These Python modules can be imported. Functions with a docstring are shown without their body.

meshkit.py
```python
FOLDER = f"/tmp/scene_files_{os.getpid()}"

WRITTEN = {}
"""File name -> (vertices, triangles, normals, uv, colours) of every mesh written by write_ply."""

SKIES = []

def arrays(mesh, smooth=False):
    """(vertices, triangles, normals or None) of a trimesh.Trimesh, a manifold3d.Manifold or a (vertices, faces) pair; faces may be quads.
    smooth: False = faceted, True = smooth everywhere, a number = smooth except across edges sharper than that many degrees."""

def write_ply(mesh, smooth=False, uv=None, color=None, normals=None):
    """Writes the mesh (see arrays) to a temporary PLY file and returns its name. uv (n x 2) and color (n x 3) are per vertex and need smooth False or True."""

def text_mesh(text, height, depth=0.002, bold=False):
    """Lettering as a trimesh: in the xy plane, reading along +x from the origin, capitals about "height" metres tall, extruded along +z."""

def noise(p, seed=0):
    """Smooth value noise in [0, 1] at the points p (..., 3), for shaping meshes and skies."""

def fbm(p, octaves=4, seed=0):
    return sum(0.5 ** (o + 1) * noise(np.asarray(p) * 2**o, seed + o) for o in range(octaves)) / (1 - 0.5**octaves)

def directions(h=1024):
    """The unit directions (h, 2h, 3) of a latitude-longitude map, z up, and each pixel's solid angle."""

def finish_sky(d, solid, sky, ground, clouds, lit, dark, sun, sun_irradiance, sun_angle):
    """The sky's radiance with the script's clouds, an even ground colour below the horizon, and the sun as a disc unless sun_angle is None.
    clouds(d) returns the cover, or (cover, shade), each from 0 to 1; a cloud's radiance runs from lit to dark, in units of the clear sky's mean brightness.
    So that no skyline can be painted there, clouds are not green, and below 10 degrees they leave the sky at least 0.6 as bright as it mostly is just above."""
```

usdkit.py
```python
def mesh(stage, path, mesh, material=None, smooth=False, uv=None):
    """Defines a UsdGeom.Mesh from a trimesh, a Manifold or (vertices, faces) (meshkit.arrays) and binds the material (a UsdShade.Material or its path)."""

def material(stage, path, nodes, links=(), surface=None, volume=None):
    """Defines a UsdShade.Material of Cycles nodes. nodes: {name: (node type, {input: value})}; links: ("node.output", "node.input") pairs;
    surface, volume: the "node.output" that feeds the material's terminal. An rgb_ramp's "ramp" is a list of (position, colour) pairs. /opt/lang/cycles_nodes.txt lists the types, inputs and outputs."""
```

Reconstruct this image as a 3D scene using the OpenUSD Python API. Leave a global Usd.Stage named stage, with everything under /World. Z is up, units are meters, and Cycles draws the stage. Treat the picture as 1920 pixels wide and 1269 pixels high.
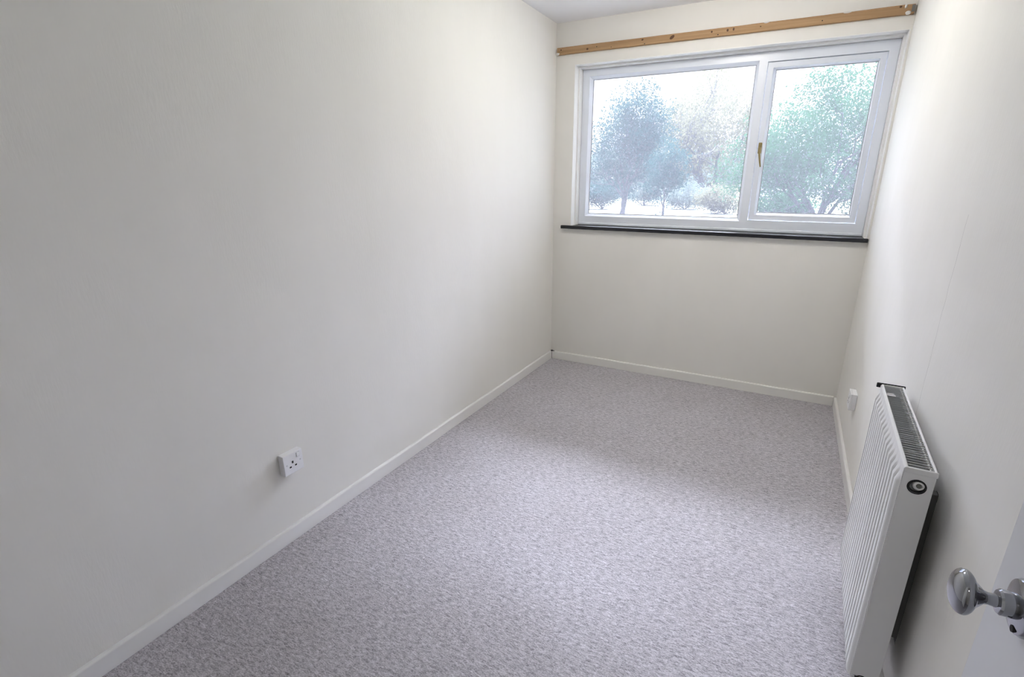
import math, random
import numpy as np, trimesh, manifold3d as m3, usdkit
from pxr import Usd, UsdGeom, UsdLux, UsdShade, Gf, Sdf

stage = Usd.Stage.CreateInMemory()
UsdGeom.SetStageUpAxis(stage, 'Z'); UsdGeom.SetStageMetersPerUnit(stage, 1.0)
UsdGeom.Xform.Define(stage, '/World'); UsdGeom.Scope.Define(stage, '/World/Looks')

# ------------------------------------------------------------------ camera, sky, exposure
EXPOSURE = 1.92
SKY = 7.5
LAMP = 2.5
ROOM_LAMP = 10.0
W, H = 2.0227, 2.40            # room width and height; the window wall is y = 0, the room lies at y < 0
YD = -3.66                     # wall with the doorway, behind the camera
yaw, pit, rol, F = .4771, -.3103, .0027, 941.919
fwd = np.array([-math.sin(yaw)*math.cos(pit), math.cos(yaw)*math.cos(pit), math.sin(pit)])
r_ = np.array([math.cos(yaw), math.sin(yaw), 0.0]); u_ = np.cross(r_, fwd)
right = r_*math.cos(rol)+u_*math.sin(rol); up = -r_*math.sin(rol)+u_*math.cos(rol)
eye = np.array([1.6164, -3.5615, 1.3805])
cam = UsdGeom.Camera.Define(stage, '/World/Camera')
M = np.eye(4); M[0, :3] = right; M[1, :3] = up; M[2, :3] = -fwd; M[3, :3] = eye
cam.AddTransformOp().Set(Gf.Matrix4d(*M.ravel().tolist()))
cam.CreateHorizontalApertureAttr(36.0); cam.CreateVerticalApertureAttr(36.0*1269/1920)
cam.CreateFocalLengthAttr(F/1920*36.0)
cam.CreateHorizontalApertureOffsetAttr(-27.5/1920*36.0); cam.CreateVerticalApertureOffsetAttr(7.15/1920*36.0)
cam.CreateClippingRangeAttr(Gf.Vec2f(0.02, 1000.0)); cam.CreateExposureAttr(EXPOSURE)

sky = UsdLux.DomeLight.Define(stage, '/World/Sky')                # bright even overcast
sky.CreateIntensityAttr(SKY); sky.CreateColorAttr(Gf.Vec3f(1.0, 1.0, 1.0))
# overcast sky after the CIE standard: three times as bright overhead as at the horizon, faint cloud
M_sky = usdkit.material(stage, '/World/Looks/overcast_sky', {
    'g': ('texture_coordinate', {}), 's': ('separate_xyz', {}), 'c': ('clamp', {'min': 0.0, 'max': 1.0}),
    'm': ('math', {'math_type': 'multiply_add', 'value2': .667, 'value3': .333}),
    'n': ('noise_texture', {'scale': 2.5, 'detail': 4}), 'r': ('rgb_ramp', {'ramp': [(.3, (.87, .92, 1.25)), (.7, (.91, .96, 1.28))]}),
    'b': ('background_shader', {})},
    [('g.generated', 's.vector'), ('s.z', 'c.value'), ('c.result', 'm.value1'), ('g.generated', 'n.vector'), ('n.fac', 'r.fac'), ('r.color', 'b.color'), ('m.value', 'b.strength')], surface='b.background')
UsdShade.MaterialBindingAPI.Apply(sky.GetPrim()).Bind(M_sky)

# the sun glowing softly through the cloud, high in front of the window
SUN = 5.2
sun = UsdLux.DistantLight.Define(stage, '/World/Sun')
sun.CreateIntensityAttr(SUN); sun.CreateAngleAttr(62.0); sun.CreateColorAttr(Gf.Vec3f(.93, .96, 1.15)); sun.CreateNormalizeAttr(True)
_d = np.array([.15, -1.0, -2.1]); _d /= np.linalg.norm(_d)             # the way the light travels
_x = np.cross([0, 0, 1.0], -_d); _x /= np.linalg.norm(_x); _y = np.cross(-_d, _x)
_m = np.eye(4); _m[0, :3] = _x; _m[1, :3] = _y; _m[2, :3] = -_d
sun.AddTransformOp().Set(Gf.Matrix4d(*_m.ravel().tolist()))

# ------------------------------------------------------------------ helpers
used = {}
def path_for(name, parent):
    base = parent.GetPath().pathString if parent else '/World'
    k = base+'/'+name; n = used.get(k, 0); used[k] = n+1
    return k if n == 0 else '%s_%03d' % (k, n)

def obj(name, mesh, m, parent=None, smooth=False, kind=None, label=None):
    p = usdkit.mesh(stage, path_for(name, parent), mesh, m, smooth=smooth).GetPrim()
    if kind: p.SetCustomDataByKey('kind', kind)
    if label: p.SetCustomDataByKey('label', label)
    return p

def tag(p, label, cat, group=None, kind=None):
    p.SetCustomDataByKey('label', label); p.SetCustomDataByKey('category', cat)
    if group: p.SetCustomDataByKey('group', group)
    if kind: p.SetCustomDataByKey('kind', kind)
    return p

def thing(name, label, cat, loc=(0, 0, 0), rotz=0, group=None, kind=None):
    x = UsdGeom.Xform.Define(stage, path_for(name, None))
    x.AddTranslateOp().Set(Gf.Vec3d(*map(float, loc)))
    if rotz: x.AddRotateZOp().Set(float(rotz))
    return tag(x.GetPrim(), label, cat, group, kind)

def box(x0, x1, y0, y1, z0, z1):
    b = trimesh.creation.box([x1-x0, y1-y0, z1-z0]); b.apply_translation([(x0+x1)/2, (y0+y1)/2, (z0+z1)/2]); return b

def cat(*ms):
    return trimesh.util.concatenate(list(ms))

def rbox(x0, x1, y0, y1, z0, z1, r=.002, seg=8):
    """box with rounded edges: hull of eight small spheres"""
    s = m3.Manifold.sphere(r, seg)
    pts = [s.translate([x, y, z]) for x in (x0+r, x1-r) for y in (y0+r, y1-r) for z in (z0+r, z1-r)]
    return trimesh_of(m3.Manifold.batch_hull(pts))

def mbox(x0, x1, y0, y1, z0, z1):
    return m3.Manifold.cube([x1-x0, y1-y0, z1-z0]).translate([x0, y0, z0])

def trimesh_of(m):
    a = m.to_mesh(); return trimesh.Trimesh(a.vert_properties[:, :3], a.tri_verts, process=False)

def ring(rect, profile):
    """A mitred frame in the xz plane. rect = x0,x1,z0,z1; profile = closed list of (inset, y)."""
    x0, x1, z0, z1 = rect; n = len(profile); V = []
    for d, y in profile:
        V += [(x0+d, y, z0+d), (x1-d, y, z0+d), (x1-d, y, z1-d), (x0+d, y, z1-d)]
    Fc = []
    for i in range(n):
        j = (i+1) % n
        for c in range(4):
            e = (c+1) % 4
            a, b, cc, d = i*4+c, i*4+e, j*4+e, j*4+c
            Fc += [(a, b, cc), (a, cc, d)]
    t = trimesh.Trimesh(V, Fc, process=False)
    if t.volume < 0: t.invert()
    return t

def lathe(profile, axis, sections=40):
    """profile: (radius, height) pairs; revolved round z and turned onto the axis 'x','-x','y','z'"""
    t = trimesh.creation.revolve(np.array(profile, float), sections=sections)
    if axis == '-x': t.apply_transform(trimesh.transformations.rotation_matrix(-math.pi/2, [0, 1, 0]))
    if axis == 'x': t.apply_transform(trimesh.transformations.rotation_matrix(math.pi/2, [0, 1, 0]))
    if axis == '-y': t.apply_transform(trimesh.transformations.rotation_matrix(math.pi/2, [1, 0, 0]))
    return t

def tube(pts, rad, n=7):
    p = np.asarray(pts, float); rad = np.broadcast_to(rad, (len(p),))
    t = np.gradient(p, axis=0); t /= np.linalg.norm(t, axis=1, keepdims=True)+1e-12
    a = np.cross(t, np.where(np.abs(t[:, 2:]) < .9, [0, 0, 1.], [1., 0, 0])); a /= np.linalg.norm(a, axis=1, keepdims=True)
    b = np.cross(t, a); ang = np.arange(n)*2*math.pi/n
    V = p[:, None]+rad[:, None, None]*(np.cos(ang)[None, :, None]*a[:, None]+np.sin(ang)[None, :, None]*b[:, None])
    V = V.reshape(-1, 3).tolist(); Fc = []
    for i in range(len(p)-1):
        for j in range(n):
            k = (j+1) % n
            Fc += [(i*n+j, i*n+k, (i+1)*n+k), (i*n+j, (i+1)*n+k, (i+1)*n+j)]
    c0, c1 = len(V), len(V)+1; V += [p[0].tolist(), p[-1].tolist()]; e = (len(p)-1)*n
    for j in range(n):
        k = (j+1) % n; Fc += [(c0, k, j), (c1, e+j, e+k)]
    return trimesh.Trimesh(V, Fc, process=False)

def lump(x, y, z, sx, sy, sz, seed):
    s = trimesh.creation.icosphere(2, 1.0); r = np.random.default_rng(seed)
    s.vertices *= 1+.25*np.sin(s.vertices @ r.normal(0, 2.2, (3, 3))).mean(1, keepdims=True)
    s.apply_scale([sx, sy, sz]); s.apply_translation([x, y, z]); return s

# ------------------------------------------------------------------ materials
L = '/World/Looks/'
def plain(name, col, rough=.5, metal=0., spec=.5, **kw):
    return usdkit.material(stage, L+name, {'p': ('principled_bsdf', dict(base_color=col, roughness=rough, metallic=metal, specular_ior_level=spec, **kw))}, [], surface='p.BSDF')

def wall_paint(name, c1, c2, seam=None):
    """matt emulsion on lining paper: cloudy tone, fine vertical fibre relief"""
    n = {'g': ('geometry', {}),
         'm': ('mapping', {'scale': (1, 1, .35)}),
         'n1': ('noise_texture', {'scale': 2.2, 'detail': 5, 'roughness': .6}),
         'r': ('rgb_ramp', {'ramp': [(.3, c1), (.7, c2)]}),
         'm2': ('mapping', {'scale': (1, 1, .22)}),
         'n2': ('noise_texture', {'scale': 150, 'detail': 3, 'roughness': .6}),
         'n3': ('noise_texture', {'scale': 9, 'detail': 2}),
         'add': ('math', {'math_type': 'multiply_add', 'value2': 3.0}),
         'b': ('bump', {'strength': .35, 'distance': .0012}),
         'p': ('principled_bsdf', {'roughness': .75, 'specular_ior_level': .25})}
    l = [('g.position', 'm.vector'), ('m.vector', 'n1.vector'), ('n1.fac', 'r.fac'), ('r.color', 'p.base_color'),
         ('g.position', 'm2.vector'), ('m2.vector', 'n2.vector'), ('g.position', 'n3.vector'), ('n3.fac', 'add.value1'), ('n2.fac', 'add.value3'),
         ('add.value', 'b.height'), ('b.normal', 'p.normal')]
    if seam is not None:                                         # a hairline paper seam that wanders a little
        n.update({'sp': ('separate_xyz', {}), 'sn': ('noise_texture', {'scale': 5, 'detail': 3}), 'off': ('math', {'math_type': 'multiply_add', 'value2': .05, 'value3': seam-.025}),
                  'cmp': ('math', {'math_type': 'compare', 'value3': .0012}), 'zl': ('math', {'math_type': 'greater_than', 'value2': .62}), 'zh': ('math', {'math_type': 'less_than', 'value2': 1.30}),
                  'k1': ('math', {'math_type': 'multiply'}), 'k2': ('math', {'math_type': 'multiply'}), 'mx': ('mix_color', {'b': (.42, .40, .38)}), 'k3': ('math', {'math_type': 'multiply', 'value2': .5})})
        l = [e for e in l if e[1] != 'p.base_color']+[('g.position', 'sp.vector'), ('g.position', 'sn.vector'), ('sn.fac', 'off.value1'), ('sp.y', 'cmp.value1'), ('off.value', 'cmp.value2'),
             ('sp.z', 'zl.value1'), ('sp.z', 'zh.value1'), ('zl.value', 'k1.value1'), ('zh.value', 'k1.value2'), ('k1.value', 'k2.value1'), ('cmp.value', 'k2.value2'), ('k2.value', 'k3.value1'),
             ('k3.value', 'mx.fac'), ('r.color', 'mx.a'), ('mx.result', 'p.base_color')]
    return usdkit.material(stage, L+name, n, l, surface='p.BSDF')

M_wall = wall_paint('cream_wall_paint', (.80, .785, .740), (.835, .82, .778))
M_wall_r = wall_paint('cream_wall_paint_with_seam', (.80, .785, .740), (.835, .82, .778), seam=-1.815)
M_ceil = wall_paint('white_ceiling_paint', (.91, .91, .925), (.935, .935, .95))

M_carpet = usdkit.material(stage, L+'heathered_carpet', {
    'g': ('geometry', {}),
    'm1': ('mapping', {'scale': (46, 128, 1)}), 'n1': ('noise_texture', {'scale': 1.0, 'detail': 3, 'roughness': .65, 'distortion': .6}),
    'm2': ('mapping', {'scale': (165, 290, 1)}), 'n2': ('noise_texture', {'scale': 1.0, 'detail': 2, 'roughness': .6}),
    'n3': ('noise_texture', {'scale': 3.0, 'detail': 3}),
    'mixf': ('math', {'math_type': 'multiply_add', 'value2': .55}), 'half': ('math', {'math_type': 'multiply', 'value2': .45}),
    'r': ('rgb_ramp', {'ramp': [(.31, (.17, .16, .168)), (.43, (.35, .335, .355)), (.53, (.52, .50, .53)), (.67, (.74, .72, .755))]}),
    'r3': ('rgb_ramp', {'ramp': [(.3, (.93, .92, .91)), (.7, (1, 1, 1))]}),
    'mul': ('mix_color', {'blend_type': 'multiply', 'fac': 1.0}),
    'b': ('bump', {'strength': .8, 'distance': .004}),
    'p': ('principled_bsdf', {'roughness': .95, 'specular_ior_level': .1, 'sheen_weight': .15, 'sheen_roughness': .5})},
    [('g.position', 'm1.vector'), ('m1.vector', 'n1.vector'), ('g.position', 'm2.vector'), ('m2.vector', 'n2.vector'), ('g.position', 'n3.vector'),
     ('n1.fac', 'mixf.value1'), ('n2.fac', 'half.value1'), ('half.value', 'mixf.value3'), ('mixf.value', 'r.fac'),
     ('n3.fac', 'r3.fac'), ('r.color', 'mul.a'), ('r3.color', 'mul.b'), ('mul.result', 'p.base_color'),
     ('mixf.value', 'b.height'), ('b.normal', 'p.normal')], surface='p.BSDF')

def gloss_paint(name, col, rough, bev=.0025, bumps=.0):
    n = {'bv': ('bevel', {'radius': bev, 'samples': 4}), 'g': ('geometry', {}), 'n': ('noise_texture', {'scale': 60, 'detail': 3}),
         'b': ('bump', {'strength': bumps, 'distance': .001}),
         'p': ('principled_bsdf', {'base_color': col, 'roughness': rough})}
    l = [('bv.bevel', 'b.normal'), ('g.position', 'n.vector'), ('n.fac', 'b.height'), ('b.normal', 'p.normal')]
    return usdkit.material(stage, L+name, n, l, surface='p.BSDF')
M_skirt = gloss_paint('white_skirting_gloss', (.82, .81, .79), .4, .004, .25)
M_skirt_cream = gloss_paint('cream_skirting_paint', (.84, .83, .79), .55, .004, .3)
M_liner = gloss_paint('white_liner_paint', (.86, .86, .85), .4, .002, .2)
M_upvc = gloss_paint('white_upvc', (.79, .83, .90), .3, .003, .0)
M_enamel = gloss_paint('white_enamel', (.83, .83, .82), .32, .0015, .0)
M_door = gloss_paint('white_door_paint', (.74, .75, .77), .38, .002, .15)
M_plastic = gloss_paint('white_socket_plastic', (.86, .86, .87), .35, .0012, .0)
M_sill = plain('black_sill_tile', (.012, .013, .018), .35)
M_gasket = plain('grey_gasket', (.30, .31, .33), .6)
M_dark = plain('dark_hole', (.015, .015, .017), .7)
M_steel = plain('dull_steel_bracket', (.20, .20, .19), .55, .6)
M_slat = plain('grey_painted_slat', (.62, .64, .65), .45)
M_chrome = plain('polished_chrome', (.38, .39, .42), .04, 1.0)
M_brass = plain('aged_brass', (.40, .32, .16), .3, 1.0)
M_bulb = usdkit.material(stage, L+'lit_opal_shade', {'e': ('emission', {'color': (1, .97, .93), 'strength': LAMP})}, [], surface='e.emission')

M_bulb2 = usdkit.material(stage, L+'lit_room_shade', {'e': ('emission', {'color': (1, .95, .88), 'strength': ROOM_LAMP})}, [], surface='e.emission')
M_pine = usdkit.material(stage, L+'raw_pine', {
    'g': ('geometry', {}), 'm': ('mapping', {'scale': (1.2, 30, 42)}), 'n': ('noise_texture', {'scale': 1.0, 'detail': 5, 'roughness': .6, 'distortion': .8}),
    'r': ('rgb_ramp', {'ramp': [(.25, (.29, .175, .088)), (.5, (.41, .26, .138)), (.75, (.51, .345, .195))]}),
    'b': ('bump', {'strength': .3, 'distance': .001}), 'p': ('principled_bsdf', {'roughness': .7, 'specular_ior_level': .2})},
    [('g.position', 'm.vector'), ('m.vector', 'n.vector'), ('n.fac', 'r.fac'), ('r.color', 'p.base_color'), ('n.fac', 'b.height'), ('b.normal', 'p.normal')], surface='p.BSDF')
M_knot = plain('dark_pine_knot', (.10, .045, .018), .6)
M_filler = plain('white_plaster_filler', (.80, .78, .75), .8)

# window pane: clear, a fresnel reflection, and a film of dirt that scatters the daylight
M_pane = usdkit.material(stage, L+'dusty_window_glass', {
    't': ('transparent_bsdf', {'color': (.97, .985, .98)}), 'gl': ('glossy_bsdf', {'color': (1, 1, 1), 'roughness': .02}), 'f': ('fresnel', {'IOR': 1.5}),
    'd': ('translucent_bsdf', {'color': (.95, .97, 1.0)}), 'm1': ('mix_closure', {'fac': .009}), 'm2': ('mix_closure', {})},
    [('t.BSDF', 'm1.closure1'), ('d.BSDF', 'm1.closure2'), ('f.fac', 'm2.fac'), ('m1.closure', 'm2.closure1'), ('gl.BSDF', 'm2.closure2')], surface='m2.closure')

LEAF = .30
def leaf_mat(name, cols):
    ramp = [(i/(len(cols)-1), tuple(LEAF*x for x in c)) for i, c in enumerate(cols)]
    return usdkit.material(stage, L+name, {
        'g': ('geometry', {}), 'r': ('rgb_ramp', {'ramp': ramp}), 'd': ('diffuse_bsdf', {}), 't': ('translucent_bsdf', {}), 'm': ('mix_closure', {'fac': .4})},
        [('g.random_per_island', 'r.fac'), ('r.color', 'd.color'), ('r.color', 't.color'), ('d.BSDF', 'm.closure1'), ('t.BSDF', 'm.closure2')], surface='m.closure')
M_leaf_blue = leaf_mat('blue_green_leaves', [(.035, .10, .09), (.12, .27, .225), (.08, .24, .15), (.26, .43, .30), (.055, .14, .12)])
M_leaf_autumn = leaf_mat('autumn_leaves', [(.24, .24, .15), (.40, .34, .18), (.19, .23, .15), (.47, .39, .25), (.30, .30, .25), (.12, .14, .12)])
M_leaf_green = leaf_mat('fresh_green_leaves', [(.055, .155, .075), (.20, .36, .15), (.115, .27, .13), (.42, .52, .23), (.065, .155, .09)])
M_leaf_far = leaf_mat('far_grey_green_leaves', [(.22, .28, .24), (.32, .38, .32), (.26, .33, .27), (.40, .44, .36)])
M_bark = plain('grey_bark', (.020, .021, .023), .9)
M_grass = usdkit.material(stage, L+'pale_grass', {'g': ('geometry', {}), 'n': ('noise_texture', {'scale': .4, 'detail': 6}),
    'r': ('rgb_ramp', {'ramp': [(.3, (.07, .09, .055)), (.7, (.13, .14, .11))]}), 'p': ('principled_bsdf', {'roughness': .9})},
    [('g.position', 'n.vector'), ('n.fac', 'r.fac'), ('r.color', 'p.base_color')], surface='p.BSDF')
M_path = plain('pale_concrete_path', (.30, .27, .27), .9)

# ------------------------------------------------------------------ the room shell
def struct(name, mesh, m, label, catg, smooth=False):
    return tag(obj(name, mesh, m, None, smooth), label, catg, kind='structure')

T = .12
OX0, OX1, OZ0, OZ1 = .140, 2.014, 1.066, 2.139          # the hole in the window wall
struct('floor', box(-T, W+T, YD-1.5, .195, -.10, 0), M_carpet, 'grey-brown heathered loop-pile carpet covering the whole floor', 'carpet')
struct('ceiling', box(-T, W+T, YD-.1, .195, H, H+.12), M_ceil, 'plain white painted ceiling above the window wall', 'ceiling')
struct('wall_left', box(-T, 0, YD-.1, .195, 0, H), M_wall, 'long cream painted wall on the left with a small socket low down', 'wall')
struct('wall_right', box(W, W+T, YD-1.5, .195, 0, H), M_wall_r, 'cream painted wall on the right behind the radiator', 'wall')
wb = mbox(-.0, W, 0, .195, 0, H) - mbox(OX0, OX1, -.1, .4, OZ0, OZ1)
w_back = struct('wall_back', trimesh_of(wb), M_wall, 'short cream end wall holding the window', 'wall')
DX0, DX1, DZ = 1.12, 1.90, 2.02
wf = mbox(0, W, YD-.1, YD, 0, H) - mbox(DX0, DX1, YD-.2, YD+.1, -.1, DZ)
struct('wall_front', trimesh_of(wf), M_wall, 'cream wall with the doorway, behind the viewpoint', 'wall')
# landing beyond the doorway, where the picture was taken from
struct('wall_landing_left', box(.55, .65, YD-1.5, YD-.1, 0, H), M_wall, 'cream landing wall left of the doorway, behind the viewpoint', 'wall')
struct('wall_landing_end', box(.55, W, YD-1.6, YD-1.5, 0, H), M_wall, 'cream landing end wall facing the doorway, behind the viewpoint', 'wall')
struct('ceiling_landing', box(.55, W+T, YD-1.6, YD-.1, H, H+.12), M_ceil, 'white landing ceiling outside the doorway, behind the viewpoint', 'ceiling')

# skirting boards: square timber with an eased top edge, a little uneven
def skirting(length, h=.064, t=.014, seed=0):
    """along +x from 0, standing on z=0, back face at y=0, front face at y=-t"""
    rng = np.random.default_rng(seed); n = int(length/.05)+2
    xs = np.linspace(0, length, n); V = []; Fc = []
    dz = np.convolve(rng.normal(0, .0012, n+6), np.ones(7)/7, 'valid')[:n]*1.6
    for x, d in zip(xs, dz):
        V += [(x, 0, 0), (x, -t, 0), (x, -t, h-.005+d), (x, -t+.004, h+d), (x, 0, h+d)]
    for i in range(n-1):
        for j in range(5):
            k = (j+1) % 5; a = i*5
            Fc += [(a+j, a+5+j, a+5+k), (a+j, a+5+k, a+k)]
    for b, s in ((0, 1), ((n-1)*5, -1)):
        for j in (1, 2, 3): Fc.append((b, b+j, b+j+1)[::s])
    t_ = trimesh.Trimesh(V, Fc, process=False)
    if t_.volume < 0: t_.invert()
    return t_
def turned(m, deg, at):
    m = m.copy(); m.apply_transform(trimesh.transformations.rotation_matrix(math.radians(deg), [0, 0, 1])); m.apply_translation(at); return m
struct('baseboard_left', turned(skirting(-YD-.016, seed=1), 90, (0, YD, 0)), M_skirt, 'white skirting board along the long left wall', 'skirting board', 30)
struct('baseboard_right', turned(skirting(2.80, seed=2), -90, (W, -.016, 0)), M_skirt, 'white skirting board along the right wall, running behind the radiator', 'skirting board', 30)
struct('baseboard_back', turned(skirting(W-.030, seed=3), 0, (.015, 0, 0)), M_skirt_cream, 'cream painted skirting board under the window wall', 'skirting board', 30)

obj('corner_gap', cat(lump(.013, -.013, .066, .010, .010, .004, 3), lump(.026, -.012, .0648, .012, .006, .0018, 4), box(.0125, .016, -.0165, -.012, .001, .066)), M_dark, w_back, 60, label='dark crack in the corner where the skirting boards meet')
# ------------------------------------------------------------------ window
YS, YF, YA = .062, .115, .127          # reveal step, frame face, sash face
lin = ring((OX0, OX1, OZ0-.02, OZ1), [(0, .0), (.004, .0), (.004, YS), (.016, YS), (.016, .195), (0, .195)])
struct('trim_1', lin, M_liner, 'white painted lining round the window reveal', 'window lining')
sill = rbox(.072, 2.017, -.028, .0, 1.044, 1.067, .003)
sill2 = box(OX0+.017, OX1-.017, -.001, .20, 1.047, 1.067)
struct('trim_2', cat(sill, sill2), M_sill, 'thin black window sill along the bottom of the window', 'window sill', 30)

win = thing('window_1', 'white plastic framed double window with fixed left pane and hinged right sash', 'window', kind='structure')
FX0, FX1, FZ0, FZ1 = .157, 1.997, 1.0672, 2.122
SX0, SX1, SZ0, SZ1 = 1.345, 1.950, 1.140, 2.068          # sash opening
G1 = (.226, 1.279, 1.150, 2.060); G2 = (1.394, 1.912, 1.190, 2.026)
fr = mbox(FX0, FX1, YF, .19, FZ0, FZ1) - mbox(.208, 1.297, .0, .3, 1.132, 2.078) - mbox(SX0, SX1, .0, .3, SZ0, SZ1)
frp = obj('frame', trimesh_of(fr), M_upvc, win)
obj('drip_ledge', rbox(FX0+.002, FX1-.002, YF-.006, YF+.01, FZ0+.0005, FZ0+.018, .003), M_upvc, frp, 30)
def bead(g, e, y0, y1): return ring((g[0]-e, g[1]+e, g[2]-e, g[3]+e), [(0, y0), (.003, y0-.003), (e-.004, y1-.006), (e, y1), (0, y1)])
obj('glazing_bead', bead(G1, .021, YF+.003, .148), M_upvc, win)
obj('gasket', ring((G1[0]-.003, G1[1]+.003, G1[2]-.003, G1[3]+.003), [(0, .146), (.0055, .147), (.0055, .152), (0, .152)]), M_gasket, win)
obj('glass_pane', box(G1[0]-.01, G1[1]+.01, .1495, .1535, G1[2]-.01, G1[3]+.01), M_pane, win, label='large fixed left pane')
sash = obj('sash', ring((SX0+.003, SX1-.003, SZ0+.003, SZ1-.003), [(0, YA), (.030, YA), (.030, .175), (0, .175)]), M_upvc, win, label='hinged right-hand casement sash')
obj('glazing_bead', bead(G2, .019, YA+.002, .160), M_upvc, sash)
obj('gasket', ring((G2[0]-.003, G2[1]+.003, G2[2]-.003, G2[3]+.003), [(0, .158), (.005, .159), (.005, .164), (0, .164)]), M_gasket, sash)
obj('glass_pane', box(G2[0]-.01, G2[1]+.01, .1615, .1655, G2[2]-.01, G2[3]+.01), M_pane, sash, label='smaller right pane in the sash')
hx, hz = 1.362, 1.580
hb = rbox(hx-.009, hx+.011, YA-.010, YA+.001, hz-.03, hz+.035, .004)
hn = lathe([(0, -.002), (.009, -.002), (.010, .014), (.008, .018), (0, .018)], '-y', 20); hn.apply_translation([hx+.001, YA-.010, hz-.002])
obj('handle_base', cat(hb, hn), M_brass, sash, 30, label='brass handle rose')
lev = tube([(hx+.001, YA-.026, hz+.004), (hx+.003, YA-.030, hz-.03), (hx+.010, YA-.032, hz-.07), (hx+.019, YA-.032, hz-.110)], [.0065, .0058, .0055, .0045], 10)
obj('handle_lever', lev, M_brass, sash, 40, label='brass handle lever')

# ------------------------------------------------------------------ pine batten over the window
bat = thing('wooden_batten', 'raw pine batten fixed to the wall above the window, with knots and screw holes', 'batten')
rng = np.random.default_rng(5); n = 60
xs = np.linspace(.014, 2.012, n); V = []; Fc = []
for x, e in zip(xs, np.convolve(rng.normal(0, .0011, n+4), np.ones(5)/5, 'valid')):
    z0 = 2.2035+e*.7+.001*math.sin(x*2.2); z1 = 2.2465+e; yb = -.021
    V += [(x, 0, z0), (x, yb+.002, z0), (x, yb, z0+.002), (x, yb, z1-.002), (x, yb+.002, z1), (x, 0, z1)]
for i in range(n-1):
    for j in range(6):
        k = (j+1) % 6; a = i*6; Fc += [(a+j, a+6+j, a+6+k), (a+j, a+6+k, a+k)]
for b, s in ((0, 1), ((n-1)*6, -1)):
    for j in (1, 2, 3, 4): Fc.append((b, b+j, b+j+1)[::s])
bt = trimesh.Trimesh(V, Fc, process=False)
if bt.volume < 0: bt.invert()
obj('board', bt, M_pine, bat, 20)
def disc(rx, rz, rot, x, z):
    d = trimesh.creation.cylinder(1, .0008, sections=16); d.apply_scale([rx, rz, 1])
    d.apply_transform(trimesh.transformations.rotation_matrix(rot, [0, 0, 1])); d.apply_transform(trimesh.transformations.rotation_matrix(math.pi/2, [1, 0, 0]))
    d.apply_translation([x, -.0212, z]); return d
for x, z, rx, rz, ro in [(.235, 2.219, .0075, .006, 0), (.605, 2.234, .007, .005, .3), (.79, 2.228, .016, .009, .6), (1.023, 2.231, .005, .006, 0), (1.112, 2.229, .006, .007, 0), (1.145, 2.231, .005, .008, 0),
                         (.044, 2.231, .005, .004, 0), (1.95, 2.240, .006, .005, 0), (1.29, 2.228, .004, .003, 0)]:
    obj('knot', disc(rx, rz, ro, x, z), M_knot, bat)
for x, z, s in [(.40, 2.214, .0025), (.30, 2.226, .003), (1.06, 2.212, .003), (1.60, 2.22, .003), (.62, 2.21, .003)]:
    obj('screw_hole', disc(s, s, 0, x, z), M_dark, bat)
for i, (x, z, sx, sz) in enumerate([(1.317, 2.247, .018, .007), (1.711, 2.246, .019, .006), (1.988, 2.209, .013, .009), (1.972, 2.240, .006, .010), (.020, 2.209, .014, .008)]):
    obj('plaster_chip', lump(x, -.019, z, sx, .008, sz, i), M_filler, bat, 60)
end = box(1.999, 2.012, -.0235, -.0205, 2.212, 2.243)
obj('end_tab', end, M_steel, bat)

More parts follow.
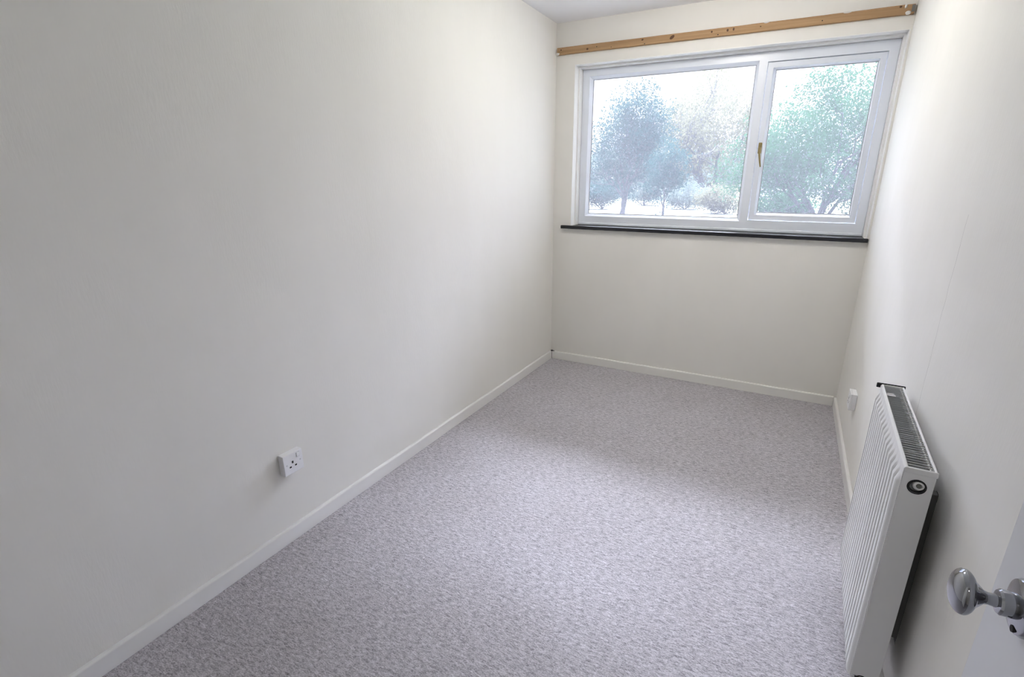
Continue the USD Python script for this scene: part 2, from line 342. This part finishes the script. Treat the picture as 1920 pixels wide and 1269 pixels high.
# ------------------------------------------------------------------ sockets
def socket(name, label, loc, rotz):
    """front face looks along local -y, x runs along the wall, centre of the back at the origin"""
    t = thing(name, label, 'power socket', loc, rotz, )
    obj('back_box', rbox(-.0425, .0425, -.021, 0, -.0425, .0425, .002), M_plastic, t, 30)
    fp = rbox(-.043, .043, -.029, -.020, -.043, .043, .0025)
    f = obj('faceplate', fp, M_plastic, t, 30)
    def hole(nm, x, z, w, h, m=M_dark): obj(nm, rbox(x-w/2, x+w/2, -.0294, -.027, z-h/2, z+h/2, .0006, 6), m, f)
    hole('pin_hole', -.004, .004, .0075, .010); hole('pin_hole', -.0155, -.0135, .0085, .0065); hole('pin_hole', .0085, -.0135, .0085, .0065)
    obj('switch_surround', ring((.013, .030, .016, .036), [(0, -.0291), (.0014, -.0297), (.0028, -.0291), (.0028, -.027), (0, -.027)]), M_slat, t)
    rk = rbox(.0155, .0275, -.0325, -.027, .0185, .0335, .0012)
    obj('rocker_switch', rk, M_plastic, t, 30)
    for x in (-.030, .030):
        obj('screw_head', lathe([(0, 0), (.0032, 0), (.0030, .0007), (0, .0008)], '-y', 14).apply_translation([x, -.0289, 0]), M_slat, t)
    return t
socket('wall_socket', 'white single switched socket standing proud of the long left wall', (0, -2.455, .340), 90)
socket('wall_socket', 'white socket low on the right wall, between radiator and window corner', (W, -.735, .333), -90)

# ------------------------------------------------------------------ radiator (local: x along its length towards the window, y towards the wall, z up)
RL, RD, ZT, ZB = .563, .0734, .7656, .1308
rad = thing('radiator', 'white double panel radiator with fluted front hung on the right wall', 'radiator', (1.98494, -2.27954, 0), 90-1.95)
# local frame: +x = along the wall away from the camera, +y = into the room, so front is y = RD
def fluted(y0, sgn, L0, L1, z0, z1, pitch, depth, th=.0025):
    nc = int(round((L1-L0)/pitch)); per = 12; xs = np.linspace(L0, L1, nc*per+1)
    zz = np.concatenate([[z0, z0+.004, z0+.014, z0+.026], np.linspace(z0+.05, z1-.07, 5), [z1-.045, z1-.032, z1-.022, z1-.006, z1-.002, z1]])
    ph = ((xs-L0)/pitch) % 1.0
    ridge = np.clip(2.6*(.5-.5*np.cos(2*np.pi*ph)), 0, 1)**1.3
    ends = np.clip(np.minimum(xs-L0, L1-xs)/.014, 0, 1)
    prof = np.array([.75, .92, 1, 1]+[1]*5+[1, .5, 0, 0, 0, 0])
    back = np.array([0]*12+[0, -.001, -.005]); 
    A = y0+sgn*((prof[:, None]-1)*0+prof[:, None]*(ridge*depth)[None, :]*ends[None, :]+back[:, None])
    X, Z = np.meshgrid(xs, zz); nz, nx = X.shape
    Vf = np.stack([X, A, Z], -1).reshape(-1, 3); Vb = Vf.copy(); Vb[:, 1] = (A-sgn*th).ravel()
    q = np.arange(nz*nx).reshape(nz, nx); a, b, c, d = q[:-1, :-1].ravel(), q[:-1, 1:].ravel(), q[1:, 1:].ravel(), q[1:, :-1].ravel(); N = nz*nx
    Fs = [np.stack([a, b, c], 1), np.stack([a, c, d], 1), np.stack([a+N, c+N, b+N], 1), np.stack([a+N, d+N, c+N], 1)]
    rim = np.concatenate([q[0, :], q[1:, -1], q[-1, -2::-1], q[-2:0:-1, 0]]); r2 = np.roll(rim, -1)
    Fs += [np.stack([rim, rim+N, r2+N], 1), np.stack([rim, r2+N, r2], 1)]
    t = trimesh.Trimesh(np.vstack([Vf, Vb]), np.vstack(Fs), process=False); t.fix_normals(); return t
PITCH = RL/17
obj('front_panel', fluted(RD-.0085, 1, .002, RL-.002, ZB, ZT, PITCH, .0085), M_enamel, rad, 50)
obj('back_panel', fluted(.0085, -1, .004, RL-.004, ZB, ZT-.004, PITCH, .0085), M_enamel, rad, 50)
fin = []
for i in range(34):
    x = .012+(RL-.024)*i/33
    fin.append(box(x-.0006, x+.0006, .010, RD-.012, ZB+.03, ZT-.03))
obj('convector_fins', cat(*fin), M_slat, rad, kind='stuff')
tr = rbox(.0, RL, RD-.0165, RD-.011, ZT-.012, ZT+.0005, .002); tr2 = rbox(.0, RL, .003, .0085, ZT-.012, ZT+.0005, .002)
obj('grille_frame', cat(tr, tr2, rbox(.0, .0055, .003, RD-.011, ZT-.012, ZT+.0005, .002), rbox(RL-.0055, RL, .003, RD-.011, ZT-.012, ZT+.0005, .002)), M_enamel, rad, 30)
ns = 42
for i in range(ns):
    x = .0055+(RL-.011)*(i+.5)/ns
    s = trimesh.creation.box([.0052, RD-.0245, .0016]); s.apply_transform(trimesh.transformations.rotation_matrix(.35, [0, 1, 0])); s.apply_translation([x, (RD-.0165+.0085)/2+.0002, ZT-.0035])
    obj('grille_slat', s, M_slat, rad)
# end panels with their rounded corner openings and the tapping plugs inside
def end_panel(x0, x1, holes):
    p = mbox(x0, x1, .0045, RD-.0095, ZB+.012, ZT-.002)
    for y, z, r in holes:
        p = p - m3.Manifold.cylinder(.1, r, r, 40).rotate([0, 90, 0]).translate([x0-.05, y, z])
    return trimesh_of(p)
HT, HB = (.0345, ZT-.043, .0180), (.0375, ZB+.005+.012, .0150)
HB = (.0375, .1325, .0160)
obj('end_panel', end_panel(-.0015, .0012, [HT]), M_enamel, rad, label='flat near end panel with round openings')
obj('end_panel', end_panel(RL-.0012, RL+.0015, [HT]), M_enamel, rad, label='far end panel')
obj('end_lip', rbox(-.0028, .0022, .002, RD-.0095, ZT-.0125, ZT+.0016, .002), M_enamel, rad, 30)
obj('end_cap', rbox(RL-.003, RL+.004, .0, RD+.002, ZT-.012, ZT+.003, .002), M_dark, rad, 30, label='dark strip across the far top edge')
for nm, (y, z, r) in (('air_vent', HT), ('blanking_plug', HB)):
    c = lathe([(0, -.020), (r*.98, -.020), (r*.98, -.016), (0, -.016)], '-x', 28); c.apply_translation([0.0, y, z]); obj('opening', c, M_dark, rad)
    vr = lathe([(r*.74, -.004), (r*1.02, -.004), (r*1.02, .0022), (r*.86, .0026), (r*.74, .0012), (r*.74, -.004)], '-x', 32); vr.apply_translation([0, y, z]); obj('vent_collar', vr, M_dark, rad, 30)
    pl = lathe([(0, -.018), (r*.62, -.018), (r*.64, -.001), (r*.56, .0025), (r*.36, .003), (r*.32, .001), (0, .001)], '-x', 28); pl.apply_translation([0, y-.0035, z+.003])
    p_ = obj(nm, pl, M_enamel, rad, 30)
    sc = lathe([(0, 0), (r*.30, 0), (r*.28, .002), (0, .002)], '-x', 16); sc.apply_translation([-.0012, y-.0035, z+.003]); obj('bleed_screw', sc, M_steel, p_, 30)
for x, wy, lb in ((.118, -.0375, 'dark wall bracket seen behind the near end'), (RL-.06, -.0195, None)):
    b = cat(box(x-.012, x+.012, wy, wy+.004, ZB+.06, ZT-.105), box(x-.012, x-.009, wy, .004, ZB+.08, ZT-.12), box(x-.014, x+.010, wy, .006, ZT-.125, ZT-.107))
    obj('wall_bracket', b, M_steel, rad, label=lb)

# ------------------------------------------------------------------ door, standing open along the right wall
DXF, DYE = 1.875, -2.915            # room face of the leaf and its free edge
dr = thing('door_1', 'white painted door standing open beside the right wall, with a chrome knob', 'door', (DXF, DYE, 0), kind='structure')
obj('leaf', box(0, .038, -.745, 0, .012, 1.985), M_door, dr)
ky, kz = -2.987-DYE, .980
def turn(profile, m, nm, parent, **k):
    t = lathe(profile, '-x', 48); t.apply_translation([0, ky, kz]); return obj(nm, t, m, parent, 30, **k)
rose = turn([(0, 0), (.0285, 0), (.0285, .004), (.0265, .0075), (.021, .0095), (.0145, .0105), (0, .0105)], M_chrome, 'knob_rose', dr, label='round chrome rose')
kn = [(0, .009), (.0128, .009), (.0128, .0205), (.0112, .0225), (.0066, .0235), (.0060, .0300), (.0070, .0335), (.0105, .0370)]
for a in np.linspace(-50, 90, 24):
    kn.append(((.0230)*math.cos(math.radians(a)), .0500+.0112*math.sin(math.radians(a))))
kn[-1] = (0, .0612)
turn(kn, M_chrome, 'knob', dr, label='oval polished chrome door knob')
sh = lathe([(0, 0), (.0035, 0), (.0035, .002), (0, .002)], '-x', 16); sh.apply_translation([-.0085, ky-.011, kz-.0185]); obj('screw_hole', sh, M_dark, rose)
obj('door_lining', cat(box(DX0-.0, DX0+.02, YD-.11, YD+.012, 0, DZ), box(DX1, DX1+.02, YD-.11, YD+.012, 0, DZ), box(DX0, DX1+.02, YD-.11, YD+.012, DZ, DZ+.02)).apply_translation([-DXF, -DYE, 0]), M_liner, dr)

# the room's own ceiling light, above the top of the frame
rl = thing('ceiling_lamp', 'round opal ceiling lamp in the room, above the top of the view', 'lamp', (1.10, -1.0, H))
obj('lamp_base', lathe([(0, -.025), (.10, -.025), (.10, 0), (0, 0)], 'z', 32), M_liner, rl, 30)
obj('lamp_shade', lathe([(0, -.125), (.08, -.117), (.135, -.092), (.16, -.06), (.15, -.026), (0, -.026)], 'z', 32), M_bulb2, rl, 60)
# landing lamp, behind the viewpoint
lamp = thing('ceiling_lamp', 'round opal ceiling lamp on the landing behind the viewpoint', 'lamp', (1.3, YD-.75, H))
obj('lamp_base', lathe([(0, -.03), (.09, -.03), (.09, 0), (0, 0)], 'z', 32), M_liner, lamp, 30)
obj('lamp_shade', lathe([(0, -.115), (.06, -.108), (.105, -.085), (.125, -.055), (.12, -.031), (0, -.031)], 'z', 32), M_bulb, lamp, 60)

# ------------------------------------------------------------------ outside: ground, path and trees
GZ = -2.75
def bx(px, py, Y):                 # a point on the plane y = Y that the photograph shows at this pixel
    d = fwd+right*((px-960-27.5185)/F)+up*(-(py-634.5-7.149)/F); return eye+d*((Y-eye[1])/d[1])
gr = trimesh.creation.box([260, 150, .2]); gr.apply_translation([-20, 75.6, GZ-.1])
tag(obj('ground', gr, M_grass), 'pale grass ground outside below the window', 'ground', kind='structure')
pa = box(-120, 80, 57, 63, GZ, GZ+.04)
tag(obj('path', pa, M_path), 'pale path crossing the grass in front of the trees', 'path', kind='structure')

def limb(rng, p, d, length, r, depth, out, tips, spread, droop=0.):
    n = 5; pts = [np.array(p, float)]; d = np.array(d, float)
    for i in range(n):
        d = d+rng.normal(0, .13, 3)+np.array([0, 0, .03-droop]); d /= np.linalg.norm(d); pts.append(pts[-1]+d*length/n)
    out.append(tube(pts, np.linspace(r, r*.55, n+1), 6 if depth > 1 else 4))
    if depth == 0:
        tips.append((pts[-1], length)); return
    if depth <= 2: tips.append((pts[3], length*.8))
    for k in range(rng.integers(3, 5)):
        i = rng.integers(2, n+1); a = rng.normal(0, 1, 3); a -= a@d*d; a /= np.linalg.norm(a)
        dd = d+a*spread*rng.uniform(.6, 1.3); dd /= np.linalg.norm(dd)
        limb(rng, pts[i], dd, length*rng.uniform(.58, .8), r*.5, depth-1, out, tips, spread, droop)

def leaves(rng, centres, radii, per, size, flat=.8):
    """each leaf spray is a small bent blade of four triangles"""
    C = np.repeat(centres, per, 0); R = np.repeat(radii, per)[:, None]
    n = len(C); off = rng.normal(0, .5, (n, 3))*R*np.array([1, 1, flat]); c = C+off
    a = rng.normal(0, 1, (n, 3)); a /= np.linalg.norm(a, axis=1, keepdims=True); b = np.cross(a, rng.normal(0, 1, (n, 3))); b /= np.linalg.norm(b, axis=1, keepdims=True); nn = np.cross(a, b)
    s = size*rng.uniform(.6, 1.4, (n, 1))
    V = np.stack([c-a*s, c-b*s*.5+nn*s*.15, c+a*s, c+b*s*.5+nn*s*.15, c+a*s*.05], 1).reshape(-1, 3)
    k = np.arange(n)[:, None]*5
    Fc = np.concatenate([k+np.array([[0, 1, 4]]), k+np.array([[1, 2, 4]]), k+np.array([[2, 3, 4]]), k+np.array([[3, 0, 4]])], 0)
    return trimesh.Trimesh(V, Fc, process=False)

def tree(name, label, px, Y, py_top, half_px, seed, leafm, trunk_frac, stems, per, size, spread=.75, depth=4, group=None, lean=0., clump=.042, fill=0):
    rng = np.random.default_rng(seed)
    base = bx(px, 395, Y); base[2] = GZ; top = bx(px, py_top, Y)[2]; h = top-GZ; hw = half_px*Y/F*1.12
    t = thing(name, label, 'tree', base)
    wood, tips = [], []
    th = h*trunk_frac; r = h*.016
    for s in range(stems):
        o = np.array([0, 0, 0.]) if s == 0 else np.array([rng.uniform(-.25, .25), rng.uniform(-.2, .2), 0])
        d0 = np.array([lean+rng.normal(0, .06)+(s-(stems-1)/2)*.35, rng.normal(0, .1), 1.]); d0 /= np.linalg.norm(d0)
        pts = [o]
        for i in range(6):
            d0 = d0+rng.normal(0, .06, 3); d0[2] = abs(d0[2]); d0 /= np.linalg.norm(d0); pts.append(pts[-1]+d0*th/6)
        pts[0] = pts[0]-np.array([0, 0, .1])
        wood.append(tube(pts, np.linspace(r*1.25, r*.8, 7), 8))
        for k in range(max(3, 6-stems)):
            a = k*2*math.pi/max(3, 6-stems)+rng.uniform(0, .8); dd = np.array([math.cos(a)*spread*1.1, math.sin(a)*spread, 1.0]); dd /= np.linalg.norm(dd)
            limb(rng, pts[-1-(k % 3)], dd, h*.30, r*.6, depth-1, wood, tips, spread)
    P_ = np.array([q for q, _ in tips])
    # keep the crown to the size seen through the window
    mz = P_[:, 2].max(); sx = hw/max(1e-3, np.percentile(np.abs(P_[:, 0]), 97)); sz = (h*.97-th*.8)/(mz-th*.8)
    wood = trimesh.util.concatenate(wood)
    for A in (wood.vertices, P_):
        hi = A[:, 2] > th*.8
        A[:, 2] = np.where(hi, th*.8+(A[:, 2]-th*.8)*sz, A[:, 2])
        f = np.clip((A[:, 2]-th*.4)/(th*.6), 0, 1); g = 1+(sx-1)*f
        A[:, 0] *= g; A[:, 1] *= g
    nf = int(fill); E = rng.normal(0, 1, (nf, 3)); E /= np.linalg.norm(E, axis=1, keepdims=True); E *= rng.uniform(.25, 1, (nf, 1))**.5
    zc, zr = h*.56, h*.43; E = E*np.array([hw*.95, hw*.8, zr])+np.array([lean*h*.5, 0, zc]); E[:, 0] *= np.where(E[:, 2] > zc, 1-.25*(E[:, 2]-zc)/zr, 1)
    P_ = np.vstack([P_, E])
    rad_ = np.full(len(P_), h*clump)
    obj('trunk', wood, M_bark, t, True)
    obj('foliage', leaves(rng, P_, rad_, per, size), leafm, t, kind='stuff')
    return t
tree('tree', 'bluish green tree with a forked trunk behind the left edge of the large pane', 1168, 64, 156, 76, 11, M_leaf_blue, .18, 2, 32, .145, lean=.05, clump=.075, fill=190)
tree('tree', 'thin dark-stemmed young tree between the bluish tree and the yellowing tree', 1243, 52, 258, 30, 12, M_leaf_blue, .28, 1, 26, .14, depth=3, clump=.10, fill=30)
tree('tree', 'tall yellowing autumn tree with sparse leaves behind the large pane', 1318, 104, 143, 84, 13, M_leaf_autumn, .10, 2, 18, .25, clump=.065, fill=420)
tree('tree', 'broad fresh green tree filling the right-hand sash pane', 1536, 42, 128, 122, 14, M_leaf_green, .10, 3, 48, .105, lean=.02, clump=.08, fill=240)
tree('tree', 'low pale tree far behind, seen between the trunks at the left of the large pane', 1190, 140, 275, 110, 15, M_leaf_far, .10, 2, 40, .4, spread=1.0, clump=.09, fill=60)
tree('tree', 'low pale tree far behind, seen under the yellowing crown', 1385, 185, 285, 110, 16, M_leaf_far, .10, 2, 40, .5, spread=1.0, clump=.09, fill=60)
def shrub(label, px, Y, w, h, seed, m):
    rng = np.random.default_rng(seed); b = bx(px, 395, Y); b[2] = GZ
    t = thing('shrub', label, 'shrub', b)
    st, tp = [], []
    for k in range(14):
        a = rng.uniform(0, 2*math.pi); rr = w*.5*math.sqrt(rng.uniform(0, 1)); hh = h*(1-.5*(rr/(w*.5))**2)*rng.uniform(.7, 1)
        p = np.array([[0, 0, -.1], [rr*math.cos(a)*.5, rr*math.sin(a)*.4, hh*.5], [rr*math.cos(a), rr*math.sin(a)*.7, hh]])
        st.append(tube(p, [.05, .035, .012], 5)); tp += [p[2], (p[1]+p[2])/2, p[1]]
    obj('stems', trimesh.util.concatenate(st), M_bark, t, True)
    obj('foliage', leaves(rng, np.array(tp), np.full(len(tp), h*.28), 130, .15), m, t, kind='stuff')
shrub('rounded bluish shrub under the forked tree at the left of the large pane', 1128, 74, 9, 4.0, 21, M_leaf_blue)
shrub('yellowish shrub under the autumn tree beside the central mullion', 1362, 71, 8.5, 4.0, 22, M_leaf_autumn)
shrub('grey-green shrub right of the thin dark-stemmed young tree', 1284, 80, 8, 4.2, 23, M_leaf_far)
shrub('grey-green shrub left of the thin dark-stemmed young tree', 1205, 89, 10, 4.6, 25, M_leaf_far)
shrub('fresh green shrub at the foot of the tree in the right-hand pane', 1470, 52, 5.5, 3.2, 24, M_leaf_green)
